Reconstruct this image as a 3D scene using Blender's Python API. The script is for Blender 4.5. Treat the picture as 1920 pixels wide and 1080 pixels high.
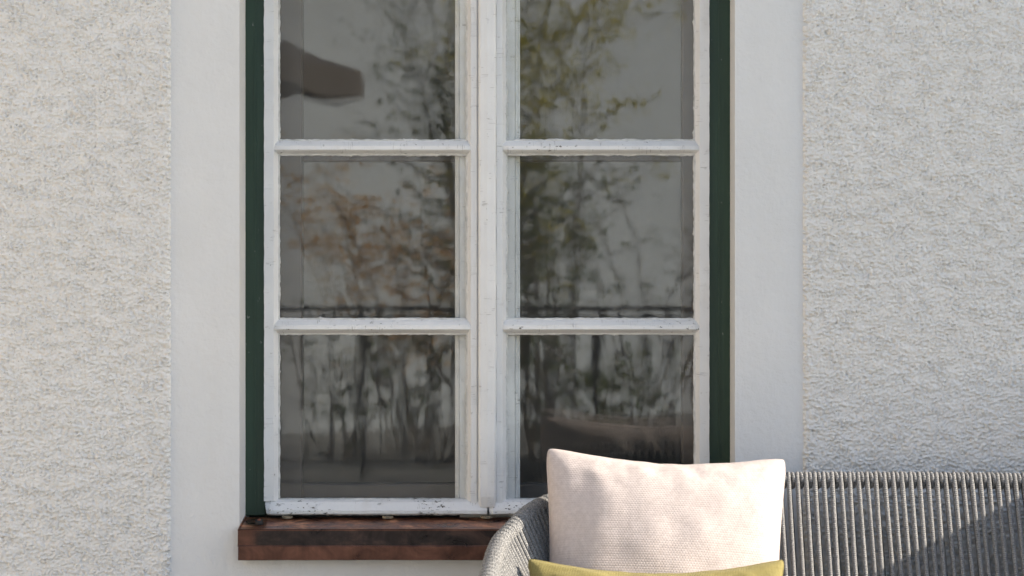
import bpy, math, random
import numpy as np
from mathutils import Vector, Matrix
random.seed(7)
for o in list(bpy.data.objects): bpy.data.objects.remove(o)
scene = bpy.context.scene
COL = scene.collection
R = math.radians

# ------------------------------------------------------------------ camera, sky, sun, exposure
D = 4.0            # camera to facade (m)
S = 0.0011         # metres per photo pixel on the facade plane
ZC = 1.2           # eye height
HOR = 470          # horizon row in the photo
cam_d = bpy.data.cameras.new('camera'); cam = bpy.data.objects.new('camera', cam_d); COL.objects.link(cam)
cam.location = (0, -D, ZC); cam.rotation_euler = (R(90), 0, 0)
cam_d.sensor_width = 36; cam_d.lens = 36 * D / (1920 * S)
cam_d.shift_y = -(540 - HOR) / 1920
cam_d.clip_start = 0.05; cam_d.clip_end = 2000
cam_d.dof.use_dof = True; cam_d.dof.focus_distance = 3.95; cam_d.dof.aperture_fstop = 4.0
scene.camera = cam

SUN_EL, SUN_AZ = R(25), R(-6.0)     # azimuth from +X towards +Y: low sun almost along the facade, the eaves keep the wall in shade
sun_dir = Vector((math.cos(SUN_EL) * math.cos(SUN_AZ), math.cos(SUN_EL) * math.sin(SUN_AZ), math.sin(SUN_EL)))
world = bpy.data.worlds.new('World'); scene.world = world; world.use_nodes = True
wn = world.node_tree.nodes; wl = world.node_tree.links
sky = wn.new('ShaderNodeTexSky'); sky.sky_type = 'NISHITA'; sky.sun_disc = False
sky.sun_elevation = SUN_EL; sky.sun_rotation = R(90) - SUN_AZ
bg = wn['Background']; bg.inputs['Strength'].default_value = 0.15
wl.new(sky.outputs[0], bg.inputs['Color'])
sd = bpy.data.lights.new('sun', 'SUN'); sd.energy = 5.0; sd.angle = R(0.53); sd.color = (1.0, 0.92, 0.80)
so = bpy.data.objects.new('sun', sd); COL.objects.link(so)
so.rotation_euler = sun_dir.to_track_quat('Z', 'Y').to_euler(); so.location = (6, 0, 6)
scene.view_settings.view_transform = 'Standard'; scene.view_settings.look = 'None'
scene.cycles.max_bounces = 7; scene.cycles.diffuse_bounces = 3; scene.cycles.glossy_bounces = 4; scene.cycles.transparent_max_bounces = 12; scene.cycles.caustics_reflective = False; scene.cycles.caustics_refractive = False
scene.view_settings.gamma = 1; scene.view_settings.use_curve_mapping = False
scene.view_settings.exposure = 0.87

# ------------------------------------------------------------------ helpers
def PX(px, y=0.0): return (px - 960) * S * (D + y) / D
def PZ(py, y=0.0): return ZC - (py - HOR) * S * (D + y) / D

def link(me, name, mat=None, parent=None, smooth=False):
    o = bpy.data.objects.new(name, me); COL.objects.link(o)
    if mat is not None:
        me.materials.clear(); me.materials.append(mat)
    if smooth:
        me.polygons.foreach_set('use_smooth', [True] * len(me.polygons))
    if parent is not None:
        o.parent = parent
        b = Vector((0, 0, 0)); p = parent
        while p is not None:
            b += p.location; p = p.parent
        o.location = -b            # geometry is given in world metres
    return o

def mesh(name, verts, faces, mat=None, parent=None, smooth=False, uv=None):
    me = bpy.data.meshes.new(name)
    me.from_pydata([tuple(v) for v in verts], [], faces)
    if uv is not None:
        ul = me.uv_layers.new(name='UVMap')
        li = np.empty(len(me.loops), dtype=np.int32); me.loops.foreach_get('vertex_index', li)
        ul.data.foreach_set('uv', np.asarray(uv, dtype=np.float32)[li].ravel())
    me.validate(); me.update()
    return link(me, name, mat, parent, smooth)

def thing(name, loc, label, cat, group=None):
    o = bpy.data.objects.new(name, None); COL.objects.link(o); o.location = loc
    o.empty_display_size = 0.05
    return tag(o, label, cat, group)
def tag(o, label, cat, group=None):
    o['kind'] = 'thing'
    o['label'] = label; o['category'] = cat
    if group: o['group'] = group
    return o
def structure(o): o['kind'] = 'structure'; return o

class MB:
    def __init__(s): s.v = []; s.f = []
    def add(s, v, f):
        n = len(s.v); s.v += [tuple(x) for x in v]; s.f += [tuple(i + n for i in q) for q in f]; return s
    def box(s, x0, x1, y0, y1, z0, z1):
        x0, x1 = sorted((x0, x1)); y0, y1 = sorted((y0, y1)); z0, z1 = sorted((z0, z1))
        v = [(x, y, z) for z in (z0, z1) for y in (y0, y1) for x in (x0, x1)]
        return s.add(v, [(0, 2, 3, 1), (4, 5, 7, 6), (0, 1, 5, 4), (2, 6, 7, 3), (0, 4, 6, 2), (1, 3, 7, 5)])
    def build(s, name, mat, parent=None, smooth=False): return mesh(name, s.v, s.f, mat, parent, smooth)

def prism(profile, axis, a0, a1, n=1, jit=0.0, seed=0):
    """profile: list of (p, y) points, closed; swept along axis 'x' (p=z) or 'z' (p=x) from a0 to a1 in n steps with edge wear jitter."""
    rnd = random.Random(seed); v = []; f = []; m = len(profile)
    wob = [[0.0, 0.0] for _ in range(m)]
    for i in range(n + 1):
        a = a0 + (a1 - a0) * i / n
        for k, (p, y) in enumerate(profile):
            dp = rnd.uniform(-jit, jit); dy = rnd.uniform(-jit, jit)
            wob[k][0] = wob[k][0] * .6 + dp; wob[k][1] = wob[k][1] * .6 + dy * .6
            pp, yy = p + wob[k][0], y + wob[k][1]
            v.append((a, yy, pp) if axis == 'x' else (pp, yy, a))
    for i in range(n):
        for k in range(m):
            a, b = i * m + k, i * m + (k + 1) % m
            f.append((a, b, b + m, a + m))
    f.append(tuple(range(m))[::-1]); f.append(tuple(n * m + k for k in range(m)))
    return v, f

def recalc(o):
    import bmesh
    bm = bmesh.new(); bm.from_mesh(o.data); bmesh.ops.recalc_face_normals(bm, faces=bm.faces[:]); bm.to_mesh(o.data); bm.free()
    return o

def bevel(o, w, seg=2):
    import bmesh
    bm = bmesh.new(); bm.from_mesh(o.data)
    bmesh.ops.recalc_face_normals(bm, faces=bm.faces[:])
    ed = [e for e in bm.edges if len(e.link_faces) == 2 and e.calc_face_angle(0) > 0.5]
    bmesh.ops.bevel(bm, geom=ed, offset=w, segments=seg, affect='EDGES', profile=0.5, clamp_overlap=True)
    bm.to_mesh(o.data); bm.free(); return o

def tube(path, rad, sides=6, closed=False, vscale=1.0):
    P = np.asarray(path, dtype=float); n = len(P)
    if np.isscalar(rad): rad = np.full(n, rad)
    if closed: T = np.roll(P, -1, 0) - np.roll(P, 1, 0)
    else: T = np.gradient(P, axis=0)
    T /= np.linalg.norm(T, axis=1)[:, None] + 1e-12
    ref = np.array([0, 0, 1.0]) if abs(T[0][2]) < .9 else np.array([1.0, 0, 0])
    N = np.cross(T[0], ref); N /= np.linalg.norm(N)
    L = np.concatenate([[0], np.cumsum(np.linalg.norm(np.diff(P, axis=0), axis=1))])
    V = []; UV = []
    for i in range(n):
        N = N - T[i] * np.dot(N, T[i]); N /= np.linalg.norm(N) + 1e-12
        B = np.cross(T[i], N)
        for k in range(sides):
            a = 2 * math.pi * k / sides
            V.append(P[i] + rad[i] * (math.cos(a) * N + math.sin(a) * B)); UV.append((L[i], 2 * k / sides if k * 2 <= sides else 2 - 2 * k / sides))
    F = []
    for i in range(n if closed else n - 1):
        j = (i + 1) % n
        for k in range(sides):
            k2 = (k + 1) % sides
            F.append((i * sides + k, i * sides + k2, j * sides + k2, j * sides + k))
    if not closed:
        F.append(tuple(range(sides))[::-1]); F.append(tuple((n - 1) * sides + k for k in range(sides)))
    return V, F, UV

def catmull(pts, per=12):
    P = [np.array(p, float) for p in pts]; P = [2 * P[0] - P[1]] + P + [2 * P[-1] - P[-2]]
    out = []
    for i in range(1, len(P) - 2):
        for j in range(per):
            t = j / per; a, b, c, d = P[i - 1:i + 3]
            out.append(.5 * ((2 * b) + (-a + c) * t + (2 * a - 5 * b + 4 * c - d) * t * t + (-a + 3 * b - 3 * c + d) * t ** 3))
    out.append(P[-2]); return np.array(out)

def noise2(nx, nz, step, lam, band=.45, seed=0, ax=1.0):
    """band-limited gaussian noise field (unit variance), wavelength lam in metres; ax stretches along x."""
    rg = np.random.default_rng(seed); w = rg.standard_normal((nz, nx))
    fz = np.fft.fftfreq(nz, step)[:, None]; fx = np.fft.fftfreq(nx, step)[None, :] * ax
    f = np.sqrt(fx * fx + fz * fz) + 1e-9
    H = np.exp(-(np.log(f * lam) / band) ** 2 / 2)
    r = np.real(np.fft.ifft2(np.fft.fft2(w) * H)); return r / (r.std() + 1e-12)

def gridmesh(name, V, nx, nz, mat, parent, smooth=True, uv=None, wrapped=False):
    V = np.asarray(V, dtype=np.float32)
    idx = np.arange(nx * nz).reshape(nz, nx)
    q = np.stack([idx[:-1, :-1], idx[:-1, 1:], idx[1:, 1:], idx[1:, :-1]], -1).reshape(-1, 4)
    me = bpy.data.meshes.new(name)
    me.vertices.add(len(V)); me.vertices.foreach_set('co', V.ravel())
    me.loops.add(q.size); me.loops.foreach_set('vertex_index', q.ravel().astype(np.int32))
    me.polygons.add(len(q)); me.polygons.foreach_set('loop_start', np.arange(0, q.size, 4, dtype=np.int32))
    if uv is not None:
        ul = me.uv_layers.new(name='UVMap'); ul.data.foreach_set('uv', np.asarray(uv, np.float32)[q.ravel()].ravel())
    me.update(calc_edges=True); me.validate()
    o = link(me, name, mat, parent)
    if smooth: me.polygons.foreach_set('use_smooth', np.ones(len(q), dtype=bool))
    return o

# ------------------------------------------------------------------ materials
class NT:
    def __init__(s, name):
        s.m = bpy.data.materials.new(name); s.m.use_nodes = True; s.t = s.m.node_tree; s.n = s.t.nodes; s.l = s.t.links
        s.bsdf = s.n['Principled BSDF']; s.out = s.n['Material Output']; s._co = None
    def node(s, kind, **kw):
        n = s.n.new(kind)
        for k, v in kw.items(): setattr(n, k, v)
        return n
    def put(s, sock, val):
        if isinstance(val, bpy.types.NodeSocket): s.l.new(val, sock)
        else: sock.default_value = val
    def co(s, scale=(1, 1, 1), kind='Object', rot=(0, 0, 0)):
        tc = s._co or s.node('ShaderNodeTexCoord'); s._co = tc
        mp = s.node('ShaderNodeMapping'); mp.inputs['Scale'].default_value = scale; mp.inputs['Rotation'].default_value = rot
        s.l.new(tc.outputs[kind], mp.inputs['Vector']); return mp.outputs[0]
    def noise(s, vec, scale, detail=2, rough=.5, dist=0, out=0):
        n = s.node('ShaderNodeTexNoise'); s.l.new(vec, n.inputs['Vector'])
        n.inputs['Scale'].default_value = scale; n.inputs['Detail'].default_value = detail
        n.inputs['Roughness'].default_value = rough; n.inputs['Distortion'].default_value = dist
        return n.outputs[out]
    def voronoi(s, vec, scale, feature='F1', out='Distance'):
        n = s.node('ShaderNodeTexVoronoi', feature=feature); s.l.new(vec, n.inputs['Vector']); n.inputs['Scale'].default_value = scale
        return n.outputs[out]
    def ramp(s, fac, stops):
        n = s.node('ShaderNodeValToRGB'); e = n.color_ramp.elements
        while len(e) < len(stops): e.new(.5)
        for k, (p, c) in enumerate(stops):
            e[k].position = p; e[k].color = c if len(c) == 4 else (*c, 1)
        s.l.new(fac, n.inputs[0]); return n.outputs[0]
    def step(s, fac, a, b): return s.ramp(fac, [(a, (0, 0, 0)), (b, (1, 1, 1))])
    def math(s, op, a, b=0.0):
        n = s.node('ShaderNodeMath', operation=op); s.put(n.inputs[0], a); s.put(n.inputs[1], b); return n.outputs[0]
    def mix(s, fac, a, b, mode='MIX'):
        n = s.node('ShaderNodeMix', data_type='RGBA', blend_type=mode); s.put(n.inputs[0], fac)
        s.put(n.inputs[6], a if isinstance(a, bpy.types.NodeSocket) else (*a, 1)); s.put(n.inputs[7], b if isinstance(b, bpy.types.NodeSocket) else (*b, 1))
        return n.outputs[2]
    def bump(s, h, dist, strength=1.0, prev=None):
        n = s.node('ShaderNodeBump'); s.l.new(h, n.inputs['Height']); n.inputs['Distance'].default_value = dist; n.inputs['Strength'].default_value = strength
        if prev is not None: s.l.new(prev, n.inputs['Normal'])
        return n.outputs[0]
    def fin(s, color=None, rough=None, normal=None, metal=None, spec=None):
        b = s.bsdf.inputs
        if color is not None: s.put(b['Base Color'], color if isinstance(color, bpy.types.NodeSocket) else (*color, 1))
        if rough is not None: s.put(b['Roughness'], rough)
        if normal is not None: s.l.new(normal, b['Normal'])
        if metal is not None: s.put(b['Metallic'], metal)
        if spec is not None: s.put(b['Specular IOR Level'], spec)
        return s.m

def m_plain(name, col, rough=.6, var=.12, scale=8, metal=0):
    t = NT(name); c = t.co(); n = t.noise(c, scale, 4)
    lo = tuple(x * (1 - var) for x in col); hi = tuple(min(1, x * (1 + var)) for x in col)
    return t.fin(t.ramp(n, [(.3, lo), (.7, hi)]), rough, metal=metal)

def m_roughcast(fine):
    t = NT('roughcast_render'); c = t.co()
    base = t.ramp(t.noise(c, 5, 3), [(.3, (.765, .748, .715)), (.7, (.79, .775, .745))])
    warm = t.step(t.noise(c, 135, 4, .7), .53, .62)
    base = t.mix(t.math('MULTIPLY', warm, .40), base, (.66, .54, .40))
    cool = t.step(t.noise(t.co((1, 1, 1.3)), 95, 3, .6, out=1), .56, .66)
    base = t.mix(t.math('MULTIPLY', cool, .25), base, (.64, .68, .70))
    big = t.step(t.noise(t.co(), 200, 3, .65), .655, .70)       # dark grains, painted in for the shade of small pits
    base = t.mix(t.math('MULTIPLY', big, .75), base, (.22, .20, .185))
    n1 = t.bump(t.noise(c, 420, 3, .65), .0007 if fine else .002, .8)
    if not fine:
        n1 = t.bump(t.noise(t.co((.8, 1, 1.2)), 120, 4, .65), .009, .9, n1)
    return t.fin(base, .92, n1, spec=.25)

def m_plaster():
    t = NT('smooth_plaster'); c = t.co()
    col = t.ramp(t.noise(c, 3.5, 5, .55), [(.25, (.70, .70, .69)), (.75, (.77, .768, .755))])
    col = t.mix(t.math('MULTIPLY', t.step(t.noise(t.co((1, 1, .25)), 9, 4), .52, .8), .2), col, (.64, .62, .58))
    sc = t.step(t.noise(t.co((1, 1, .55)), 48, 5, .7), .70, .74)
    col = t.mix(t.math('MULTIPLY', sc, .35), col, (.52, .50, .46))
    n = t.bump(t.noise(c, 60, 5, .65), .0030, .8); n = t.bump(t.noise(t.co((1, 1, .3)), 22, 3), .004, .5, n)
    return t.fin(col, .85, n, spec=.3)

def m_paint(name, chip, wood_axis):
    """old white gloss paint with hairline cracks across the grain and chips down to grey wood"""
    t = NT(name); c = t.co()
    col = t.ramp(t.noise(c, 14, 4), [(.3, (.765, .755, .735)), (.7, (.83, .82, .795))])
    # brownish weather stains
    st = t.step(t.noise(t.co((1, 1, .35)), 16, 4, .6), .60, .82)
    col = t.mix(t.math('MULTIPLY', st, .30), col, (.52, .46, .38))
    sc = (1, .05, .05) if wood_axis == 'x' else (.05, .05, 1)
    ln = t.noise(t.co(sc), 150, 1.5, .6)
    hair = t.math('SUBTRACT', 1.0, t.step(t.math('ABSOLUTE', t.math('SUBTRACT', ln, .5)), .004, .018))
    gate = t.step(t.noise(c, 55, 2), .56, .62)
    hair = t.math('MULTIPLY', t.math('MULTIPLY', hair, gate), .4)
    col = t.mix(hair, col, (.20, .18, .15))
    sc2 = (1, 1, 2.6) if wood_axis == 'x' else (2.6, 1, 1)
    ch = t.step(t.noise(t.co(sc2), 85, 4, .62), 1 - chip, 1 - chip + .025)
    ch = t.math('MULTIPLY', ch, t.step(t.noise(c, 9, 2), .47, .55))
    col = t.mix(ch, col, (.13, .115, .095))
    n = t.bump(t.math('MULTIPLY', t.math('ADD', ch, hair), -1), .0012, .9)
    n = t.bump(t.noise(t.co((.25, 1, 1) if wood_axis == 'x' else (1, 1, .25)), 130, 3), .0007, .5, n)
    return t.fin(col, t.ramp(ch, [(0, (.42,) * 3), (1, (.85,) * 3)]), n, spec=.45)

def m_green():
    t = NT('green_paint'); c = t.co((1, 1, .12))
    col = t.ramp(t.noise(c, 40, 4), [(.3, (.022, .046, .030)), (.7, (.030, .062, .040))])
    ch = t.step(t.noise(t.co((1, 1, .6)), 80, 4, .65), .69, .71)
    col = t.mix(t.math('MULTIPLY', ch, .6), col, (.25, .27, .24))
    return t.fin(col, .5, t.bump(t.noise(c, 160, 3), .0006, .6), spec=.4)

def m_copper(name, kind):
    """weathered copper sheet: brown oxide with orange blotches, brightened on the top as painted sheen; kind 'apron' turns darker right of the folded end"""
    t = NT(name); c = t.co()
    blot = t.noise(t.co((.7, 1, 1)), 22, 5, .6, .8)
    fine = t.noise(t.co((1, .3, .12)), 120, 4, .65)
    f = t.math('ADD', t.math('MULTIPLY', blot, .84), t.math('MULTIPLY', fine, .16))
    if kind == 'top': st = [(.33, (.10, .042, .034)), (.44, (.25, .10, .066)), (.53, (.50, .21, .12)), (.64, (.92, .48, .28))]  # top ramp brightened to put the orange sheen into the colour
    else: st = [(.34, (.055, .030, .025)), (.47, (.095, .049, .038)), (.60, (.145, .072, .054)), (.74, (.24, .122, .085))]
    col = t.ramp(f, st)
    dark = 0.0
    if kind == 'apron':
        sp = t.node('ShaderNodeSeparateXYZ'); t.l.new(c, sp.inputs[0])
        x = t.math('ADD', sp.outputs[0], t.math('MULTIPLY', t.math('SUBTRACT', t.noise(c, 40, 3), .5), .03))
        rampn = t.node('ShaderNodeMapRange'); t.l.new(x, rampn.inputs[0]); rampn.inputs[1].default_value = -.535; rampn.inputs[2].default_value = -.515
        dark_col = t.ramp(f, [(.38, (.022, .019, .020)), (.52, (.040, .032, .031)), (.66, (.085, .056, .048))])  # darker tone for the apron right of its folded end
        col = t.mix(rampn.outputs[0], col, dark_col)
    rough = t.ramp(blot, [(.3, (.24,) * 3), (.7, (.42,) * 3)])
    return t.fin(col, rough, t.bump(t.noise(t.co((.5, 1, 1)), 28, 3), .002, .5), metal=.92)

def m_glass():
    t = NT('old_window_glass'); c = t.co((1, 1, .35))
    h = t.noise(c, 7.0, 2.0, .5, .5)
    n1 = t.bump(h, .00040, 1.0)
    h2 = t.noise(t.co((1, 1, .30)), 24, 1.5)
    n1 = t.bump(h2, .00007, 1.0, n1)
    lw = t.node('ShaderNodeLayerWeight'); lw.inputs[0].default_value = .5
    fr = t.math('ADD', .043, t.math('MULTIPLY', t.math('POWER', lw.outputs['Facing'], 5.0), .957))
    tr = t.node('ShaderNodeBsdfTransparent'); tr.inputs[0].default_value = (.99, .995, .99, 1)
    gl = t.node('ShaderNodeBsdfGlossy'); gl.inputs['Roughness'].default_value = 0.0
    t.l.new(n1, gl.inputs['Normal'])
    mx = t.node('ShaderNodeMixShader'); t.l.new(fr, mx.inputs[0]); t.l.new(tr.outputs[0], mx.inputs[1]); t.l.new(gl.outputs[0], mx.inputs[2])
    df = t.node('ShaderNodeBsdfDiffuse'); df.inputs[0].default_value = (.75, .73, .70, 1)          # thin dusty film, added to paint a milky haze over the reflections
    dm = t.node('ShaderNodeMixShader'); t.l.new(t.ramp(t.noise(t.co((1, 1, .4)), 9, 5, .65), [(.3, (.004,) * 3), (.75, (.018,) * 3)]), dm.inputs[0])
    t.l.new(mx.outputs[0], dm.inputs[1]); t.l.new(df.outputs[0], dm.inputs[2])
    t.l.new(dm.outputs[0], t.out.inputs['Surface']); t.n.remove(t.bsdf)
    return t.m

def m_rope():
    t = NT('braided_rope'); tc = t.node('ShaderNodeTexCoord')
    sp = t.node('ShaderNodeSeparateXYZ'); t.l.new(tc.outputs['UV'], sp.inputs[0])
    a = t.math('MULTIPLY', sp.outputs[0], 1500.0); b = t.math('MULTIPLY', sp.outputs[1], 12.0)
    br = t.math('MAXIMUM', t.math('SINE', t.math('ADD', a, b)), t.math('SINE', t.math('SUBTRACT', a, b)))
    c = t.co()
    fl = t.noise(c, 420, 3, .7)
    col = t.ramp(fl, [(.36, (.11, .108, .105)), (.46, (.27, .262, .252)), (.58, (.39, .375, .355)), (.7, (.58, .555, .52))])
    oi = t.node('ShaderNodeObjectInfo')
    col = t.mix(t.math('MULTIPLY', oi.outputs['Random'], .22), col, (.20, .185, .17))
    n = t.bump(br, .0009, .8); n = t.bump(fl, .0006, .5, n)
    return t.fin(col, .85, n, spec=.25)

def m_fabric(name, c0, c1, sc, bumpd, sheen=.0, ribs=False):
    t = NT(name)
    uvw = t.co((1, 1, 1), 'UV'); c = t.co()
    sp = t.node('ShaderNodeSeparateXYZ'); t.l.new(uvw, sp.inputs[0])
    u = t.math('SINE', t.math('MULTIPLY', sp.outputs[0], sc[0])); v = t.math('SINE', t.math('MULTIPLY', sp.outputs[1], sc[1]))
    w = t.math('ADD', t.math('MULTIPLY', u, v), 0) if not ribs else t.math('ADD', t.math('MULTIPLY', u, .8), t.math('MULTIPLY', v, .3))
    f = t.math('ADD', t.math('MULTIPLY', w, .25), t.noise(c, 120, 4, .65))
    col = t.ramp(f, [(.25, c0), (.75, c1)])
    n = t.bump(w, bumpd, .8); n = t.bump(t.noise(c, 500, 3, .7), .0006, .6, n)
    m = t.fin(col, .9, n, spec=.2)
    t.bsdf.inputs['Sheen Weight'].default_value = sheen
    return m

def m_leaf(name, a, b):
    t = NT(name); oi = t.noise(t.co(), 7, 3)
    t.fin(t.ramp(oi, [(.3, a), (.7, b)]), .5, spec=.35)
    t.bsdf.inputs['Subsurface Weight'].default_value = 0
    # thin-leaf translucency
    tl = t.node('ShaderNodeBsdfTranslucent'); tl.inputs[0].default_value = (b[0] * 1.6, b[1] * 1.6, b[2], 1)
    mx = t.node('ShaderNodeMixShader'); mx.inputs[0].default_value = .35
    t.l.new(t.bsdf.outputs[0], mx.inputs[1]); t.l.new(tl.outputs[0], mx.inputs[2]); t.l.new(mx.outputs[0], t.out.inputs['Surface'])
    return t.m

M = dict(
    rough=m_roughcast(True), rough_far=m_roughcast(False), plaster=m_plaster(),
    paint_x=m_paint('white_paint_rail', .36, 'x'), paint_z=m_paint('white_paint_stile', .31, 'z'),
    paint_worn=m_paint('white_paint_weathered', .40, 'x'), putty=m_plain('putty', (.62, .61, .58), .7, .2, 60),
    green=m_green(), copper=m_copper('copper_sheet', 'top'), copper_dark=m_copper('dark_copper_band', 'apron'), copper_face=m_copper('brown_copper', 'face'),
    glass=m_glass(), rope=m_rope(),
    tube=m_plain('powder_coated_tube', (.10, .10, .105), .5, .1),
    pillow=m_fabric('cream_basket_weave', (.54, .455, .415), (.69, .60, .555), (1, 1), 0.00001),
    olive=m_fabric('olive_ribbed_cloth', (.28, .228, .078), (.37, .305, .115), (2 * math.pi * 330, 2 * math.pi * 300), .0004, .1, True),
    seat=m_fabric('grey_canvas', (.36, .35, .34), (.45, .44, .42), (2 * math.pi * 220, 2 * math.pi * 120), .0005),
    inner=m_plain('brown_inner_wood', (.095, .080, .068), .5, .15, 20),  # even dark brown for the inner window and lining
    inner_white=m_paint('inner_white_paint', .2, 'z'),
    room=m_plain('room_wall', (.30, .28, .26), .9, .05), floor=m_plain('room_floor', (.10, .06, .04), .5, .2),
    black=m_plain('black_rubber_and_gap', (.015, .015, .015), .6), brass=m_plain('brass', (.26, .21, .14), .6, .3, 90, .2),
    tile=m_plain('roof_tile', (.22, .10, .07), .8, .2), terrace=m_plain('terrace_slab', (.40, .375, .34), .8, .12, 3),
    lawn=m_plain('lawn_grass', (.06, .085, .03), .95, .4, 12), white_wall=m_plain('white_render', (.80, .79, .76), .9, .04, 2),
    cool_wall=m_plain('cool_white_render', (.75, .80, .835), .9, .03, 2),
    gravel=m_plain('pale_gravel', (.25, .245, .23), .95, .25, 60),
    beige_wall=m_plain('beige_render', (.66, .60, .51), .9, .05, 2), metal=m_plain('dark_iron', (.03, .03, .032), .5),
    bark=m_plain('bark', (.15, .125, .10), .9, .3, 30), canvas=m_plain('taupe_canvas', (.13, .11, .095), .9, .06),
    leaf_a=m_leaf('leaf_yellow_green', (.26, .25, .025), (.48, .42, .06)), leaf_b=m_leaf('leaf_autumn', (.34, .22, .05), (.60, .32, .09)),
    leaf_c=m_leaf('leaf_dark_green', (.05, .075, .02), (.10, .13, .035)), stone=m_plain('stone_coping', (.36, .34, .31), .85, .12, 9),
)

# ------------------------------------------------------------------ ground
g = MB().box(-300, 300, -300, 300, -.30, -.02).build('lawn', M['lawn']); structure(g)
g = MB().box(-5.2, 6, -4.7, 0.3, -.30, 0.0).build('terrace', M['terrace']); structure(g)

g = MB().box(-5.2, 6, -10.5, -4.7, -.30, -.012).build('gravel_path', M['gravel']); structure(g)

# ------------------------------------------------------------------ house
house = thing('house', (0, 0, 0), 'pale grey roughcast house wall with smooth white plaster band around the window', 'house')
OX0, OX1 = PX(449), PX(1378)                      # opening, outer edge
ZS = PZ(1010, 0.0); ZT = PZ(-110)                 # opening bottom / head
YI = .36
w = MB()
w.box(-4.2, OX0, 0, YI, -.2, 3.6).box(OX1, 12, 0, YI, -.2, 3.6)
w.box(OX0, OX1, 0, YI, -.2, ZS).box(OX0, OX1, 0, YI, ZT, 3.6)
w.build('plaster_wall', M['plaster'], house)
# room behind
r = MB().box(-2.2, 1.7, 3.6, 3.7, 0, 3).box(-2.3, -2.2, YI + .002, 3.7, 0, 3).box(1.7, 1.745, YI + .002, 3.7, 0, 3).box(-2.3, 1.745, YI + .002, 3.7, 2.7, 2.8)
r.build('room_wall', M['room'], house)
MB().box(-2.3, 1.745, YI + .002, 3.7, .05, .1).build('room_floor', M['floor'], house)
# roof with eaves
rf = MB(); rf.add([(-4.5, -.72, 3.55), (12.4, -.72, 3.55), (12.4, 4.8, 6.2), (-4.5, 4.8, 6.2), (-4.5, -.72, 3.67), (12.4, -.72, 3.67), (12.4, 4.8, 6.32), (-4.5, 4.8, 6.32)],
       [(0, 3, 2, 1), (4, 5, 6, 7), (0, 1, 5, 4), (1, 2, 6, 5), (2, 3, 7, 6), (3, 0, 4, 7)])
MB().box(-4.3, 12.2, -.70, .1, 3.50, 3.53).build('soffit', M['white_wall'], house)
rf.build('roof', M['tile'], house)
MB().box(-4.2, -4.0, YI, 4.4, -.2, 3.6).box(11.8, 12, YI, 4.4, -.2, 3.6).box(-4.2, 12, 4.4, 4.6, -.2, 5.9).build('side_wall', M['white_wall'], house)

def roughcast(x0, x1, z0, z1, trim_left, seed):
    st = .0016; nx = int((x1 - x0) / st); nz = int((z1 - z0) / st)
    X = np.linspace(x0, x1, nx)[None, :].repeat(nz, 0); Z = np.linspace(z0, z1, nz)[:, None].repeat(nx, 1)
    a = noise2(nx, nz, st, .0105, .5, seed, 1.35); b = noise2(nx, nz, st, .0052, .35, seed + 1, 1.05); c = noise2(nx, nz, st, .035, .5, seed + 2, 1.6)
    e = noise2(nx, nz, st, .055, .5, seed + 3, 1.5)
    rid = 1 - np.abs(noise2(nx, nz, st, .022, .4, seed + 4, 1.8))         # trowelled ripples
    amp = .9 + .32 * np.clip(e, -1.3, 1.3)
    h = .0011 * amp * a + .0005 * amp * b + .0007 * c + .0008 * rid
    h = h - .0050 * np.clip(noise2(nx, nz, st, .0085, .35, seed + 5, 1.2) - 1.75, 0, .8)   # pits
    edge = (X - x0) if trim_left else (x1 - X)
    jag = .0030 * noise2(nx, nz, st, .012, .4, seed + 6)[:, :1] + .001 * noise2(nx, nz, st, .05, .4, seed + 7)[:, :1]
    t = np.clip((edge - .001 - np.maximum(jag, -.0008)) / .006, 0, 1); prof = np.sqrt(1 - (1 - t) ** 2)
    Y = -(.0075 + h) * prof + .001 * (1 - prof)
    V = np.stack([X, Y, Z], -1).reshape(-1, 3)
    gridmesh('roughcast_render', V, nx, nz, M['rough'], house)
ZR0, ZR1 = .40, 1.82
XL, XR = PX(321), PX(1505)
roughcast(-1.28, XL, ZR0, ZR1, False, 11)
roughcast(XR, 1.34, ZR0, ZR1, True, 40)
f = MB()
f.box(-4.2, -1.2775, -.0085, -.0005, 0, 3.5).box(1.3375, 12, -.0085, -.0005, 0, 3.5)
f.box(-1.2773, XL, -.0085, -.0005, 0, ZR0 + .003).box(-1.2773, XL, -.0085, -.0005, ZR1 - .003, 3.5)
f.box(XR, 1.3373, -.0085, -.0005, 0, ZR0 + .003).box(XR, 1.3373, -.0085, -.0005, ZR1 - .003, 3.5)
f.box(XL, XR, -.0085, -.0005, PZ(-250), 3.5)
f.build('roughcast_render', M['rough_far'], house)

# ------------------------------------------------------------------ window
YG, YF, YP = .090, .082, .100        # green frame face, casement face, glass
win = thing('casement_window', (0, .1, PZ(968, .1)), 'old white six pane wooden casement window with flaking paint and green frame', 'window')
def gx(p): return PX(p, YF)
def gz(p): return PZ(p, YF)
ZTOP = -52                           # top of upper panes (photo rows)
# green outer frame
def frame_bar(x0, x1, z0, z1, seed):
    o = mesh('outer_frame', *prism([(x0, YG), (x1, YG), (x1, YG + .06), (x0, YG + .06)], 'z', z0, z1, 40, .0003, seed), M['green'], win); bevel(o, .002, 1); return o
frame_bar(OX0 - .004, gx(497), gz(968), ZT + .004, 1)
frame_bar(gx(1329), OX1 + .004, gz(968), ZT + .004, 2)
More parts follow.
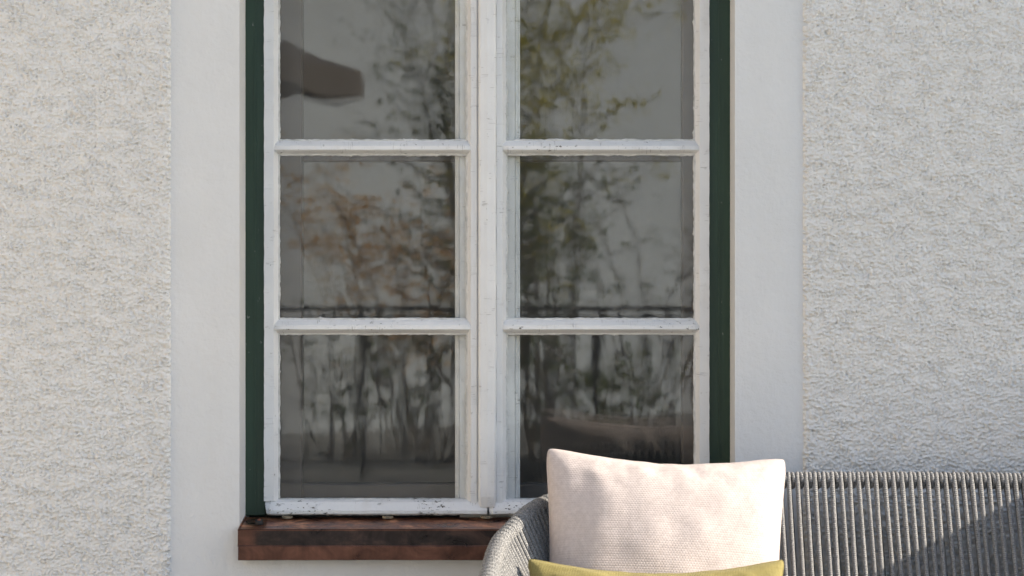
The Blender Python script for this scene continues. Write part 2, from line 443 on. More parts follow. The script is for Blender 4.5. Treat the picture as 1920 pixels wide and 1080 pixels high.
# thin raised bead on each green jamb
for a in (477, 1347):
    o = mesh('frame_bead', *prism([(PX(a, YG), YG - .0015), (PX(a + 3, YG), YG - .0015), (PX(a + 3, YG), YG + .004), (PX(a, YG), YG + .004)], 'z', gz(967), ZT, 30, .0002, 3), M['green'], win)
o = MB().box(gx(497) + .0005, gx(1329) - .0005, YG, YG + .06, gz(ZTOP - 42), ZT + .004).build('head_frame', M['green'], win)
o = MB().box(gx(497) + .0005, gx(1329) - .0005, YG + .022, YG + .06, gz(990), gz(962)).build('gap_shade_bar', M['black'], win)  # bar coloured black to paint the shaded gap under the casements

def stile(xa, xb, glass_right, seed, zlo, parent):
    """xa = flat outer edge, xb = glass edge"""
    ins = 9 if abs(xb - xa) > 20 else 8
    xm = xb - ins if glass_right else xb + ins
    pr = [(gx(xa), YF), (gx(xm), YF), (gx(xb), YP - .003), (gx(xb), YF + .028), (gx(xa), YF + .028)]
    o = mesh('stile', *prism(pr, 'z', gz(zlo), gz(ZTOP - 26), 150, .00035, seed), M['paint_z'], parent); recalc(o); return o
def muntin(xa, xb, ya, yb, seed, parent, name='muntin'):
    h = yb - ya; yf = YF - .0035
    t = [(gz(ya), YP - .003), (gz(ya + h * .18), YF + .006), (gz(ya + h * .42), yf + .0008), (gz(ya + h * .66), yf), (gz(ya + h * .74), yf + .003), (gz(yb - 1), YP - .004), (gz(yb - 1), YP + .02), (gz(ya), YP + .02)]
    v, f_ = prism(t, 'x', gx(xa), gx(xb), 90, .00028, seed)
    # round the ends back into the stiles
    m = len(t); n = 90
    for i in list(range(0, 4)) + list(range(n - 3, n + 1)):
        e = min(i, n - i); s = (3 - e) / 3
        for k in range(m):
            x, y, z = v[i * m + k]; v[i * m + k] = (x, y + .0045 * s * s, z)
    o = mesh(name, v, f_, M['paint_x'], parent); recalc(o); return o
def putty(xa, xb, ya, yb, seed, parent):
    """ragged bead of old putty round a pane: uneven inner edge"""
    rnd = random.Random(seed); V = []; F = []
    xs0, xs1, zs0, zs1 = gx(xa), gx(xb), gz(yb), gz(ya)
    per = []
    n = 110
    for i in range(n): per.append((xs0 + (xs1 - xs0) * i / n, zs0, 0, 1))
    for i in range(n): per.append((xs1, zs0 + (zs1 - zs0) * i / n, -1, 0))
    for i in range(n): per.append((xs1 - (xs1 - xs0) * i / n, zs1, 0, -1))
    for i in range(n): per.append((xs0, zs1 - (zs1 - zs0) * i / n, 1, 0))
    wv = 0; N = len(per); base = []
    for i in range(N):
        wv = wv * .72 + rnd.uniform(-.0008, .0008); base.append(wv)
    for i, (x, z, dx, dz) in enumerate(per):
        wd = max(.0004, .0017 + base[i] + (rnd.random() < .05) * rnd.uniform(0, .002))
        V += [(x - dx * .003, YP - .0062, z - dz * .003), (x + dx * wd * .6, YP - .0052 , z + dz * wd * .6), (x + dx * wd, YP - .0022, z + dz * wd)]
    for i in range(N):
        j = (i + 1) % N
        F += [(i * 3, j * 3, j * 3 + 1, i * 3 + 1), (i * 3 + 1, j * 3 + 1, j * 3 + 2, i * 3 + 2)]
    return recalc(mesh('putty', V, F, M['putty'], parent))

rows = [(ZTOP, 262), (290, 598), (627, 938)]
def casement(xo, xg0, xg1, xi, seed):
    """xo: outer edge, xg0/xg1: glass edges (left,right), xi: inner (meeting) edge"""
    c = bpy.data.objects.new('casement', None); COL.objects.link(c); c.parent = win; c.location = (0, 0, 0); c.empty_display_size = .05
    left = xo < xi
    if left:
        stile(xo, xg0, True, seed, 940, c); stile(xi, xg1, False, seed + 1, 947, c)
    else:
        stile(xi, xg0, True, seed, 947, c); stile(xo, xg1, False, seed + 1, 940, c)
    a, b = xg0 - 9, xg1 + 8
    for k, (ya, yb) in enumerate([(262, 290), (598, 627)]): muntin(a, b, ya, yb, seed + 5 + k, c)
    muntin(min(xo, xi), max(xo, xi), ZTOP - 27, ZTOP, seed + 9, c, 'top_rail')
    for k, (ya, yb) in enumerate(rows):
        p = MB().box(gx(xg0) - .004, gx(xg1) + .004, YP, YP + .003, gz(yb) - .004, gz(ya) + .004).build('pane', M['glass'], c)
        putty(xg0, xg1, ya, yb, seed * 31 + k, c)
    return c
lc = casement(495, 522, 875, 894, 100)
rc = casement(1330, 1303, 950, 931, 200) if False else casement(1330, 950, 1303, 931, 200)
# bottom weather rails (each casement), rounded nose, chamfered left end
def weather_rail(xa, xb, seed, parent):
    pr = [(gz(937), YP - .003), (gz(941), YF + .002), (gz(947), YF - .004), (gz(956), YF - .010), (gz(962), YF - .010), (gz(965), YF - .006), (gz(965), YF + .03), (gz(937), YF + .03)]
    n = 120; v, f_ = prism(pr, 'x', gx(xa), gx(xb), n, .0004, seed); m = len(pr)
    for i in range(3):
        for k in range(m):
            x, y, z = v[i * m + k]
            if y < YF + .01: v[i * m + k] = (x + (.0035 if z < gz(950) else 0) * (3 - i) / 3, y + .004 * (1 - i / 3), z)
    return recalc(mesh('weather_rail', v, f_, M['paint_worn'], parent))
weather_rail(497, 913.5, 300, lc); weather_rail(914.5, 1328, 301, rc)
# central cover strip over the meeting stiles
pr = [(gx(896), YF + .006), (gx(898), YF - .009), (gx(901), YF - .012), (gx(908), YF - .0125), (gx(914), YF - .0135), (gx(921), YF - .0125), (gx(927), YF - .012), (gx(930), YF - .009), (gx(931), YF + .006)]
v, f_ = prism(pr, 'z', gz(950), gz(ZTOP - 24), 160, .00025, 17); m = len(pr)
for i in range(3):
    for k in range(m):
        x, y, z = v[i * m + k]; v[i * m + k] = (x + (gx(914) - x) * .10 * (1 - i / 3), y + .004 * (1 - i / 3), z)
MB().box(gx(889), gx(936), YF + .004, YF + .027, gz(948), gz(ZTOP - 24)).build('rebate_strip', M['paint_z'], win)
recalc(mesh('cover_strip', v, f_, M['paint_z'], win))
for a in (540, 728, 912):
    V, F, U = tube([(PX(a, .09), .074, gz(967.5) - .003), (PX(a, .09), .074, gz(967.5) + .001)], .0115, 16)
    mesh('drain_cap', V, F, M['brass'], win)
# pale fixed post and lining behind the outer glass
yb_ = YP + .007
MB().box(PX(862, yb_), PX(965, yb_), yb_, yb_ + .05, gz(985), ZT - .03).build('inner_post', M['inner_white'], win)
for a, b, d in ((853, 862, .012), (965, 975, .012), (856.5, 862, .006), (965, 970, .006)):
    o = MB().box(PX(a, yb_), PX(b, yb_), yb_ + d, yb_ + .05, gz(985), ZT - .03).build('post_moulding', M['inner_white'], win); bevel(o, .002, 1)
MB().box(OX0 - .02, gx(500), YG + .0605, .25, gz(990), ZT).box(gx(1326), OX1 + .02, YG + .0605, .25, gz(990), ZT).box(gx(500), gx(1326), YG + .0605, .25, gz(990), gz(968)).build('lining_board', M['inner'], win)
# inner window, brown
YN = .20
iw = bpy.data.objects.new('inner_window', None); COL.objects.link(iw); iw.parent = win; iw.empty_display_size = .05
def ib(x0, x1, y0, y1, nm):
    o = MB().box(PX(x0, YN), PX(x1, YN), YN, YN + .04, PZ(y1, YN), PZ(y0, YN)).build(nm, M['inner'], iw); bevel(o, .003, 1)
ib(470, 566, ZTOP - 40, 985, 'stile'); ib(1279, 1360, ZTOP - 40, 985, 'stile'); ib(866, 962, ZTOP - 40, 985, 'stile')
for a, b in ((566, 866), (962, 1279)):
    for y0, y1 in ((266, 303), (604, 624), (908, 985), (ZTOP - 40, ZTOP)): ib(a + .4, b - .4, y0, y1, 'rail')
    for y0, y1 in ((ZTOP, 266), (303, 604), (624, 908)):
        MB().box(PX(a, YN) - .004, PX(b, YN) + .004, YN + .018, YN + .021, PZ(y1, YN) - .004, PZ(y0, YN) + .004).build('pane', M['glass'], iw)

# ------------------------------------------------------------------ copper sill
sill = thing('window_sill', (PX(912), 0, PZ(1050)), 'folded copper sheet window sill with brown patina below the casement window', 'window sill')
xl, xr = PX(447, -.03), PX(1381, -.03)
yf_ = -.030
zb, zt_, zm, zbot = PZ(970, .088), PZ(993, yf_), PZ(1023, yf_), PZ(1049, yf_)
def rough_strip(name, prof, mat, x0, x1, n=90, jit=.0003, seed=0):
    v, f_ = prism(prof, 'x', x0, x1, n, jit, seed); return recalc(mesh(name, v, f_, mat, sill))
th = .0014
xbl, xbr = OX0 + .0005, OX1 - .0005
# sloping top
n = 80; V = []; F = []
rg = np.random.default_rng(5)
for i in range(n + 1):
    t = i / n
    for (xa, xb, y, z) in ((xbl, xbr, .0875, zb), (xbl, xbr, .0875, zb - th), (xl, xr, yf_, zt_ - th), (xl, xr, yf_, zt_)):
        V.append((xa + (xb - xa) * t, y, z + rg.normal(0, .00025)))
for i in range(n):
    for k in range(4):
        a, b = i * 4 + k, i * 4 + (k + 1) % 4; F.append((a, b, b + 4, a + 4))
F += [(0, 1, 2, 3), tuple(n * 4 + k for k in (3, 2, 1, 0))]
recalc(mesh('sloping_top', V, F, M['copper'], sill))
# rolled front fold, dark band, lower apron
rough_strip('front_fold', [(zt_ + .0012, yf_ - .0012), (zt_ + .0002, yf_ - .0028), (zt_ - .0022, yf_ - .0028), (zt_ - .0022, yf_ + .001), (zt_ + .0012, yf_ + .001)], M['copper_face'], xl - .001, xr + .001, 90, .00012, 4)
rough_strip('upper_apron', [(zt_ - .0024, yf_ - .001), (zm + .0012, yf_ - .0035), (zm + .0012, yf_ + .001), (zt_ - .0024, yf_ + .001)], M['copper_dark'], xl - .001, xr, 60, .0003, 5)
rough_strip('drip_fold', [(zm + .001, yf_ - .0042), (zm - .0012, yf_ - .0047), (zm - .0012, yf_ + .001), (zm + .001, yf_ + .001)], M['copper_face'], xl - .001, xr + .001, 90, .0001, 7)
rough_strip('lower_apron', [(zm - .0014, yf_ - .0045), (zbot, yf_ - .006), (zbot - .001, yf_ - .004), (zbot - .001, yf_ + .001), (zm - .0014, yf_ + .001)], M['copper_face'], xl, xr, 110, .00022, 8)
# upturned end flanges against the reveals
for x0, x1 in ((xl, xbl), (xr, xbr)):
    s = 1 if x0 < 0 else -1
    zf = .010
    mesh('end_flange', [(x0, yf_, zt_ + .001), (x1, .087, zb), (x1, .087, zb + .004), (x0, yf_, zt_ + .003), (x0 + s * .0014, yf_, zt_ + .001), (x1 + s * .0014, .087, zb), (x1 + s * .0014, .087, zb + .004), (x0 + s * .0014, yf_, zt_ + .003)],
         [(0, 1, 2, 3), (7, 6, 5, 4), (3, 2, 6, 7), (0, 4, 5, 1), (0, 3, 7, 4), (1, 5, 6, 2)], M['copper'], sill)
    mesh('end_cap', [(x0, yf_ + .001, zt_ - .001), (x0, -.0005, zt_ + .004), (x0, -.0005, zbot), (x0, yf_ + .001, zbot), (x0 + s * .0014, yf_ + .001, zt_ - .001), (x0 + s * .0014, -.0005, zt_ + .004), (x0 + s * .0014, -.0005, zbot), (x0 + s * .0014, yf_ + .001, zbot)],
         [(0, 1, 2, 3), (7, 6, 5, 4), (0, 4, 5, 1), (3, 2, 6, 7), (0, 3, 7, 4), (1, 5, 6, 2)], M['copper_face'], sill)
def screw(c):
    prof = [(.0085, 0), (.0088, .004), (.0076, .0095), (.0045, .0120), (.0043, .0105), (.0001, .0105)]
    nrm = Vector((0, -(zb - zt_), .0875 - yf_)).normalized(); nrm = Vector((0, -.35, .94)); t1 = Vector((1, 0, 0)); t2 = nrm.cross(t1)
    def lathe(prof, name, mat, par, off=0):
        V = []; F = []; k = 18
        for r_, h in prof:
            for i in range(k):
                a = 2 * math.pi * i / k; V.append(c + t1 * r_ * math.cos(a) + t2 * r_ * math.sin(a) + nrm * (h + off))
        for j in range(len(prof) - 1):
            for i in range(k): F.append((j * k + i, j * k + (i + 1) % k, (j + 1) * k + (i + 1) % k, (j + 1) * k + i))
        return recalc(mesh(name, V, F, mat, par, True))
    s = lathe(prof, 'screw_washer', M['black'], sill)
    lathe([(.0040, 0), (.0036, .0022), (.0022, .0028), (.0020, .0016), (.0001, .0016)], 'screw_head', M['copper'], s, .0105)
for px_ in (486, 1338):
    ys = .022; tz = (ys - yf_) / (.0875 - yf_); zs_ = zt_ + (zb - zt_) * tz
    screw_at = Vector((PX(px_, ys), ys, zs_ - .001)); screw(screw_at)

# ------------------------------------------------------------------ low unseen wall right of the sofa, added to cast the shadow across its back
gw = thing('shadow_wall', (1.75, -1.2, 0), 'low unseen wall added to cast the diagonal shadow on the sofa back', 'wall')
MB().box(1.62, 1.86, -2.6, -.008, 0, .935).build('wall_body', M['white_wall'], gw)
for i in range(5):
    o = MB().box(1.59, 1.89, -.0085 - .52 * i - .515, -.0085 - .52 * i, .937, .985).build('coping_stone', M['stone'], gw); bevel(o, .006, 1)

# ------------------------------------------------------------------ rope sofa
sofa = thing('rope_sofa', (.70, -.45, 0), 'grey outdoor sofa with back and arms of braided rope wound round a curved rail', 'sofa')
MIR = 1.40
DZ = -.006
ctrl = [(-.074, -.86, .56), (-.054, -.74, .608), (-.041, -.62, .634), (-.026, -.45, .663), (-.003, -.36, .679), (.036, -.26, .702), (.085, -.19, .716), (.150, -.138, .731), (.256, -.115, .742)]
left = catmull([(a, b, c + DZ) for a, b, c in ctrl], 14)
strN = 30
mid = np.array([(.256 + (MIR - .512) * i / strN, -.115, .742 + DZ + .004 * math.sin(math.pi * i / strN)) for i in range(1, strN)])
right = left[::-1].copy(); right[:, 0] = MIR - right[:, 0]
rail = np.concatenate([left, mid, right])
seg = np.linalg.norm(np.diff(rail, axis=0), axis=1); ARC = np.concatenate([[0], np.cumsum(seg)]); LEN = ARC[-1]
def rail_at(s):
    p = np.array([np.interp(s, ARC, rail[:, k]) for k in range(3)])
    q = np.array([np.interp(s + .004, ARC, rail[:, k]) - np.interp(s - .004, ARC, rail[:, k]) for k in range(3)])
    T = q / np.linalg.norm(q); I = np.cross(T, (0, 0, 1)); I /= np.linalg.norm(I)      # I points inwards (towards the sitter)
    if I[1] > 0 and abs(T[0]) > .5: I = -I
    return p, T, I, np.cross(I, T) if np.cross(I, T)[2] > 0 else -np.cross(I, T)
RR, RP = .0090, .0047           # rail radius, rope radius
V, F, U = tube(rail, RR, 12); mesh('top_rail', V, F, M['tube'], sofa, True)
INS, ZL = .175, .345
def low(s, out=0.0):
    p, T, I, W = rail_at(s); q = p + I * (INS - out); q[2] = ZL; return q
lowpath = np.array([low(s) for s in np.linspace(0, LEN, 140)])
V, F, U = tube(lowpath, .012, 10); mesh('seat_ring', V, F, M['tube'], sofa, True)
def inward(s):
    p, T, I, W = rail_at(s); c = np.array([MIR / 2, -.75, 0]) - p; c[2] = 0
    return I if np.dot(I, c) > 0 else -I
def strand_path(s, rnd):
    p, T, I, W = rail_at(s); I = inward(s); r_ = RR + RP
    lo = low(s); lo_in = p + I * INS; lo_in[2] = ZL
    d = lo_in - p; d /= np.linalg.norm(d); nn = np.cross(T, d); nn /= np.linalg.norm(nn)
    if np.dot(nn, I) < 0: nn = -nn                      # front side normal
    pts = []
    jx = T * rnd.uniform(-.0022, .0022)
    fr = p + nn * r_
    for t in np.linspace(1, 0, 7): pts.append(fr + d * (np.linalg.norm(lo_in - p) * t) + jx * math.sin(t * 3) - nn * .004 * math.sin(t * math.pi))
    a0 = 0
    up = -d
    for a in np.linspace(.35, math.pi - .2, 6): pts.append(p + r_ * (math.cos(a) * nn + math.sin(a) * up) + T * .0045 * a / math.pi)
    bk = p - nn * r_ + T * .0055
    for t in np.linspace(.1, 1, 5): pts.append(bk + d * (np.linalg.norm(lo_in - p) * t) + nn * t * .004)
    return pts
def loop_path(s, rnd):
    p, T, I, W = rail_at(s); I = inward(s); B = np.cross(T, I); r_ = RR + RP * .96
    if B[2] < 0: B = -B
    k = rnd.uniform(.0008, .0026)
    return [p + r_ * (math.cos(a) * I + math.sin(a) * B) + T * k * math.cos(a) for a in np.linspace(0, 2 * math.pi, 13)[:-1]]
PITCH = .0174
rnd = random.Random(3)
nst = int((LEN - .03) / PITCH); s0 = (LEN - (nst - 1) * PITCH) / 2
for i in range(nst):
    s = s0 + i * PITCH
    V, F, U = tube(strand_path(s, rnd), RP * rnd.uniform(.96, 1.06), 7); mesh('rope_strand', V, F, M['rope'], sofa, True, U)
    if i < nst - 1:
        V, F, U = tube(loop_path(s + PITCH / 2 + rnd.uniform(-.0006, .0006), rnd), RP * .93, 7, True); mesh('rope_loop', V, F, M['rope'], sofa, True, U)
# seat, legs
sx0, sx1 = .12, MIR - .12
o = MB().box(sx0 - .01, sx1 + .01, -.83, -.30, .27, .325).build('seat_frame', M['tube'], sofa); bevel(o, .01, 2)
o = MB().box(sx0 + .02, sx1 - .02, -.86, -.335, .327, .395).build('seat_cushion', M['seat'], sofa); bevel(o, .03, 4)
for x, y in ((sx0 + .03, -.80), (sx1 - .03, -.80), (sx0 + .03, -.34), (sx1 - .03, -.34)):
    V, F, U = tube([(x, y, .27), (x, y, 0)], [.018, .011], 12); mesh('leg', V, F, M['tube'], sofa, True)
for k, e in enumerate((0, LEN)):
    p = rail_at(min(max(e, .005), LEN - .005))[0]; x2 = p[0] + (.11 if k == 0 else -.11)
    V, F, U = tube(catmull([tuple(p), (p[0], p[1] - .03, p[2] - .08), (p[0] + (x2 - p[0]) * .5, -.86, .40), (x2, -.82, .30)], 6), .010, 10); mesh('arm_post', V, F, M['tube'], sofa, True)

# ------------------------------------------------------------------ pillows
def pillow(name, center, w, h, T, tilt, roll, yaw, mat, label, n=180, weave=None, seed=0, ear=.07, power=.42, sag=.02, wr=.006, taper=.0):
    u = np.linspace(-1, 1, n); U_, V_ = np.meshgrid(u, u)
    rg = np.random.default_rng(seed)
    step = w / n
    wr1 = noise2(n, n, step, .16, .5, seed); wr2 = noise2(n, n, step, .07, .4, seed + 1)
    def face(sgn):
        # outline: edges pulled in between the corners
        X = w / 2 * U_ * (1 - ear * (1 - V_ ** 2) * np.abs(U_) ** 1.5)
        Z = h / 2 * V_ * (1 - ear * (1 - U_ ** 2) * np.abs(V_) ** 1.5)
        cr = (U_ * V_) ** 2; cr = cr ** 6                     # blunt the corners
        X = X * (1 - .034 * cr); Z = Z * (1 - .034 * cr)
        X = X * (1 - taper * (1 - V_) / 2)
        prof = np.clip((1 - U_ ** 2) * (1 - V_ ** 2), 0, 1) ** power
        mask = np.clip((1 - U_ ** 2) * (1 - V_ ** 2) * 4, 0, 1)
        em = mask * np.exp(-((1 - np.maximum(np.abs(U_), np.abs(V_))) / .30) ** 2)
        t = T / 2 * prof * (1 + .004 * wr1) + mask * wr * .5 * wr1 + em * wr * .6 * wr2
        # folds running in from the corners
        for cu, cv in ((1, 1), (-1, 1), (1, -1), (-1, -1)):
            du, dv = cu - U_, cv - V_; r_ = np.hypot(du, dv); a = np.arctan2(dv * cv, du * cu)
            t += mask * wr * 1.1 * np.exp(-(r_ / .5) ** 2) * .55 * np.sin(a * 7 + cu + 2 * cv) * np.clip(r_ / .15, 0, 1)
        t -= T * sag * np.exp(-((U_ - .1) / .5) ** 2) * np.clip(V_, 0, 1) ** 2
        Z = Z - h * sag * (1 - U_ ** 2) * np.clip(V_, 0, 1) ** 3 + .0006 * wr2 * np.clip(V_, 0, 1) ** 4 * (1 - U_ ** 2)
        if weave:
            a, b, d = weave
            cu = U_ * w / 2 / a; cv = V_ * h / 2 / b
            cu2 = cu + .5 * (np.floor(cv) % 2)
            t += d * mask ** .3 * (np.abs(np.sin(math.pi * cu2)) ** .7 * np.abs(np.sin(math.pi * cv)) ** .7)
        t = np.maximum(t, .0) + .0016 * (mask < 1e-6)*0
        return np.stack([X, -sgn * (t + .001), Z], -1).reshape(-1, 3)
    A = face(1); B = face(-1)
    VV = np.concatenate([A, B]); nn = n * n
    idx = np.arange(nn).reshape(n, n)
    q = np.stack([idx[:-1, :-1], idx[:-1, 1:], idx[1:, 1:], idx[1:, :-1]], -1).reshape(-1, 4)
    q2 = q[:, ::-1] + nn
    per = np.concatenate([idx[0, :], idx[1:, -1], idx[-1, -2::-1], idx[-2:0:-1, 0]])
    p2 = np.roll(per, -1); q3 = np.stack([per, per + nn, p2 + nn, p2], -1)
    Q = np.concatenate([q, q2, q3])
    mtx = Matrix.Translation(center) @ Matrix.Rotation(yaw, 4, 'Z') @ Matrix.Rotation(tilt, 4, 'X') @ Matrix.Rotation(roll, 4, 'Y')
    me = bpy.data.meshes.new(name); me.vertices.add(len(VV)); me.vertices.foreach_set('co', VV.astype(np.float32).ravel())
    me.loops.add(Q.size); me.loops.foreach_set('vertex_index', Q.ravel().astype(np.int32))
    me.polygons.add(len(Q)); me.polygons.foreach_set('loop_start', np.arange(0, Q.size, 4, dtype=np.int32))
    uv = np.stack([(U_ * w / 2).ravel(), (V_ * h / 2).ravel()], -1); uv = np.concatenate([uv, uv]).astype(np.float32)
    ul = me.uv_layers.new(name='UVMap'); ul.data.foreach_set('uv', uv[Q.ravel()].ravel())
    me.update(calc_edges=True); me.validate()
    o = link(me, name, mat); me.polygons.foreach_set('use_smooth', np.ones(len(Q), dtype=bool))
    o.matrix_world = mtx
    loop = ((A + B) / 2)[per][::3]
    v2, f2, u2 = tube(loop, .0017, 6, True)
    sm = bpy.data.meshes.new('seam'); sm.from_pydata([tuple(x) for x in v2], [], f2); sm.update()
    so_ = link(sm, 'seam', mat, None, True); so_.parent = o
    return tag(o, label, 'pillow')
YPIL = -.345
pillow('cream_pillow', (PX(1245, YPIL), YPIL, .605), .465, .445, .165, R(-20), R(2.6), R(0), M['pillow'],
       'plump cream basket weave pillow leaning upright against the rope sofa back', n=360, weave=(.0056, .0045, .0009), seed=52, ear=.045, sag=.035, wr=.0014, taper=.07)
pillow('olive_pillow', (PX(1232, -.50), -.50, .52), .475, .25, .13, R(-16), R(.2), R(0), M['olive'],
       'olive yellow ribbed pillow in front of the cream pillow, cut off by the picture edge', n=160, seed=33, ear=.085, sag=.075, wr=.0035)

# ------------------------------------------------------------------ garden opposite, seen in the panes
oh = thing('opposite_house', (0, -9.4, 0), 'white rendered house across the garden mirrored in the window panes', 'house')
def rotp(p, c, a): return (c[0] + (p[0] - c[0]) * math.cos(a) - (p[1] - c[1]) * math.sin(a), c[1] + (p[0] - c[0]) * math.sin(a) + (p[1] - c[1]) * math.cos(a), p[2])
def rotbox(mb, b, c, a):
    t = MB().box(*b); mb.add([rotp(p, c, a) for p in t.v], t.f)
A = R(-30); C = (0, -9.4)
m_ = MB(); rotbox(m_, (-3.6, 5, -14, -9.4, -.1, 3.5), C, A); m_.build('wall', M['cool_wall'], oh)
m_ = MB(); rotbox(m_, (-3.9, 5.3, -14.3, -9.1, 3.502, 3.7), C, A); m_.build('roof', M['tile'], oh)
nb = thing('neighbour_house', (-8, -6, 0), 'sunlit beige neighbour house to the left of the terrace', 'house')
MB().box(-9.5, -5.4, -11, -.6, -.1, 4.4).build('wall', M['beige_wall'], nb)
MB().box(-9.9, -5.0, -11.4, -.2, 4.402, 4.6).build('roof', M['tile'], nb)

# iron railing along the terrace edge
rl = thing('garden_railing', (0, -6.1, 0), 'dark iron railing along the terrace edge mirrored in the panes', 'railing')
MB().box(-4, 4, -6.115, -6.085, .875, .90).build('handrail', M['metal'], rl)
MB().box(-4, 4, -6.108, -6.092, .80, .815).build('rail', M['metal'], rl)
MB().box(-4, 4, -6.108, -6.092, .08, .095).build('rail', M['metal'], rl)
proto = None
for i in range(62):
    x = -3.96 + i * .13
    if proto is None:
        proto = MB().box(-.007, .007, -6.107, -6.093, .096, .874).build('baluster', M['metal'], rl); o = proto
    else:
        o = proto.copy(); COL.objects.link(o)
    o.location.x = x - rl.location.x
for x in (-3.2, -2.0, -.80, .45, 1.6, 2.8):
    MB().box(x - .014, x + .014, -6.114, -6.086, -.03, .874).build('post', M['metal'], rl)

def shrub(name, base, label, ns, hgt, spread, leafmat, nleaf, seed, leafsize=.05, leaf_from=.35, lean=(0, 0)):
    rn = random.Random(seed); t = thing(name, base, label, 'shrub', 'shrubs behind the railing'); bx, by, bz = base
    V = []; F = []; tips = []
    def add(path, r0, r1):
        v, f_, u = tube(path, np.linspace(r0, r1, len(path)), 5); n0 = len(V); V.extend(v); F.extend([tuple(i + n0 for i in q) for q in f_])
    for s in range(ns):
        a = rn.uniform(0, 6.28); sp = spread * rn.uniform(.2, 1); h = hgt * rn.uniform(.65, 1)
        p0 = np.array((bx + .12 * math.cos(a) * rn.random(), by + .12 * math.sin(a) * rn.random(), bz - .05))
        tip = p0 + np.array((math.cos(a) * sp + lean[0], math.sin(a) * sp * .7 + lean[1], h))
        midp = (p0 + tip) / 2 + np.array((rn.uniform(-.12, .12) - .12 * math.cos(a) * sp, rn.uniform(-.1, .1), h * .08))
        path = catmull([p0, (p0 + midp) / 2 + np.array((rn.uniform(-.04, .04), 0, 0)), midp, (midp + tip) / 2 + np.array((rn.uniform(-.06, .06), 0, .04)), tip], 4)
        add(path, rn.uniform(.007, .013), .003)
        for k, p in enumerate(path):
            if k / len(path) > leaf_from: tips.append(p)
        for b in range(rn.randint(7, 12)):
            k = rn.randint(int(len(path) * .3), len(path) - 2); q0 = path[k]; a2 = rn.uniform(0, 6.28); ln = hgt * rn.uniform(.12, .28)
            q1 = q0 + np.array((math.cos(a2) * ln * .8, math.sin(a2) * ln * .6, ln * rn.uniform(.2, .9)))
            pp = catmull([q0, (q0 + q1) / 2 + np.array((rn.uniform(-.03, .03), 0, rn.uniform(-.02, .05))), q1], 4); add(pp, .0042, .0012)
            tips.extend(list(pp[2:]))
    mesh('stems', V, F, M['bark'], t)
    rg = np.random.default_rng(seed); V = []; F = []
    T = np.array(tips)
    for i in range(nleaf):
        c = T[rg.integers(len(T))] + rg.normal(0, .05, 3); L = leafsize * rg.uniform(.6, 1.3); W = L * .32
        d = rg.normal(0, 1, 3); d[2] -= .4; d /= np.linalg.norm(d); s = np.cross(d, rg.normal(0, 1, 3)); s /= np.linalg.norm(s); nn = np.cross(d, s)
        n0 = len(V); V += [c, c + d * L * .45 + s * W, c + d * L, c + d * L * .45 - s * W, c + d * L * .5 - nn * L * .08]
        F += [(n0, n0 + 1, n0 + 4), (n0 + 1, n0 + 2, n0 + 4), (n0 + 2, n0 + 3, n0 + 4), (n0 + 3, n0, n0 + 4)]
    mesh('foliage', V, F, leafmat, t)
    return t
def RX(px, L): return (px - 960) / (D / S) * (D + .1 + L + .1)       # world x of something L in front of the glass mirrored at column px
shrub('garden_shrub', (RX(1040, 7), -7.0, 0), 'tall many stemmed shrub with yellow green leaves, mirrored in the upper right pane', 8, 3.0, .5, M['leaf_a'], 2600, 1, .044, .66)
shrub('garden_shrub', (RX(770, 7.4), -7.4, 0), 'loose shrub with orange and green autumn leaves, mirrored in the middle left pane', 9, 1.9, .65, M['leaf_b'], 1800, 2, .038, .4, (-.35, 0))
shrub('garden_shrub', (RX(900, 6.8), -6.8, 0), 'leafy green shrub mirrored beside the centre post of the window', 10, 3.1, .45, M['leaf_c'], 1500, 3, .042, .45, (-.1, 0))
shrub('garden_shrub', (RX(1190, 7.8), -7.8, 0), 'sparse twiggy shrub leaning right, mirrored in the middle right pane', 8, 1.9, .8, M['leaf_c'], 500, 4, .036, .4, (.4, 0))
shrub('garden_shrub', (RX(1005, 6.6), -6.6, 0), 'dark dense shrub mirrored at the left edge of the right panes', 9, 1.9, .25, M['leaf_c'], 1500, 5, .040, .1)
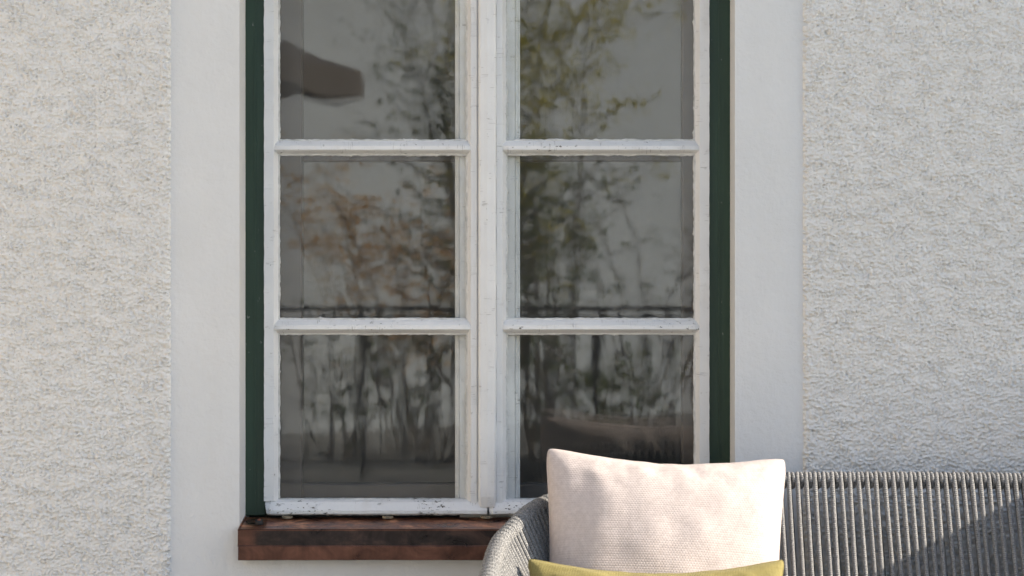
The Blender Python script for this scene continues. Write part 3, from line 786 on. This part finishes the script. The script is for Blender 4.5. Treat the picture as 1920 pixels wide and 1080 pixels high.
shrub('garden_shrub', (RX(640, 6.9), -6.9, 0), 'low green shrub behind the railing, mirrored in the lower left pane', 5, .9, .35, M['leaf_c'], 160, 6, .05, .1)
shrub('garden_shrub', (RX(820, 6.7), -6.7, 0), 'low bushy shrub behind the railing near the centre post', 6, 1.0, .3, M['leaf_c'], 220, 7, .05, .1)
shrub('garden_shrub', (RX(1150, 6.9), -6.9, 0), 'knee high dark shrub behind the railing, mirrored in the lower right pane', 8, .75, .6, M['leaf_c'], 450, 8, .05, .05)

# parasol left of the camera
pa = thing('garden_parasol', (-2.05, -4.6, 0), 'taupe garden parasol mirrored at the left of the upper left pane', 'parasol')
V, F, U = tube([(-2.05, -4.6, .06), (-2.05, -4.6, 2.55)], .022, 12); mesh('pole', V, F, M['metal'], pa, True)
V, F, U = tube([(-2.05, -4.6, 0), (-2.05, -4.6, .06)], .26, 24); mesh('base', V, F, M['stone'], pa)
hw = 1.38; zc, ze = 2.5, 2.02
V = [(-2.05, -4.6, zc)]; F = []
ring = []
for i in range(4):
    a0 = i * math.pi / 2 - .05; a1 = a0 + math.pi / 2
    for k in range(8):
        t = k / 8; x = (math.cos(a0) * (1 - t) + math.cos(a1) * t) * hw; y = (math.sin(a0) * (1 - t) + math.sin(a1) * t) * hw
        ring.append((x, y, ze + .05 * math.sin(math.pi * t)))
n = len(ring)
for x, y, z in ring: V.append((-2.05 + x, -4.6 + y, z))
for i, (x, y, z) in enumerate(ring): V.append((-2.05 + x, -4.6 + y, z - .11 - .035 * (i % 2)))
for i in range(n):
    j = (i + 1) % n; F.append((0, 1 + i, 1 + j)); F.append((1 + i, 1 + n + i, 1 + n + j, 1 + j))
o = mesh('canopy', V, F, M['canvas'], pa)
md = o.modifiers.new('thick', 'SOLIDIFY'); md.thickness = .006
for i in range(4):
    x, y, z = ring[i * 8]; V, F, U = tube([(-2.05, -4.6, zc - .03), (-2.05 + x * .97, -4.6 + y * .97, z - .015)], .008, 8); mesh('rib', V, F, M['metal'], pa)
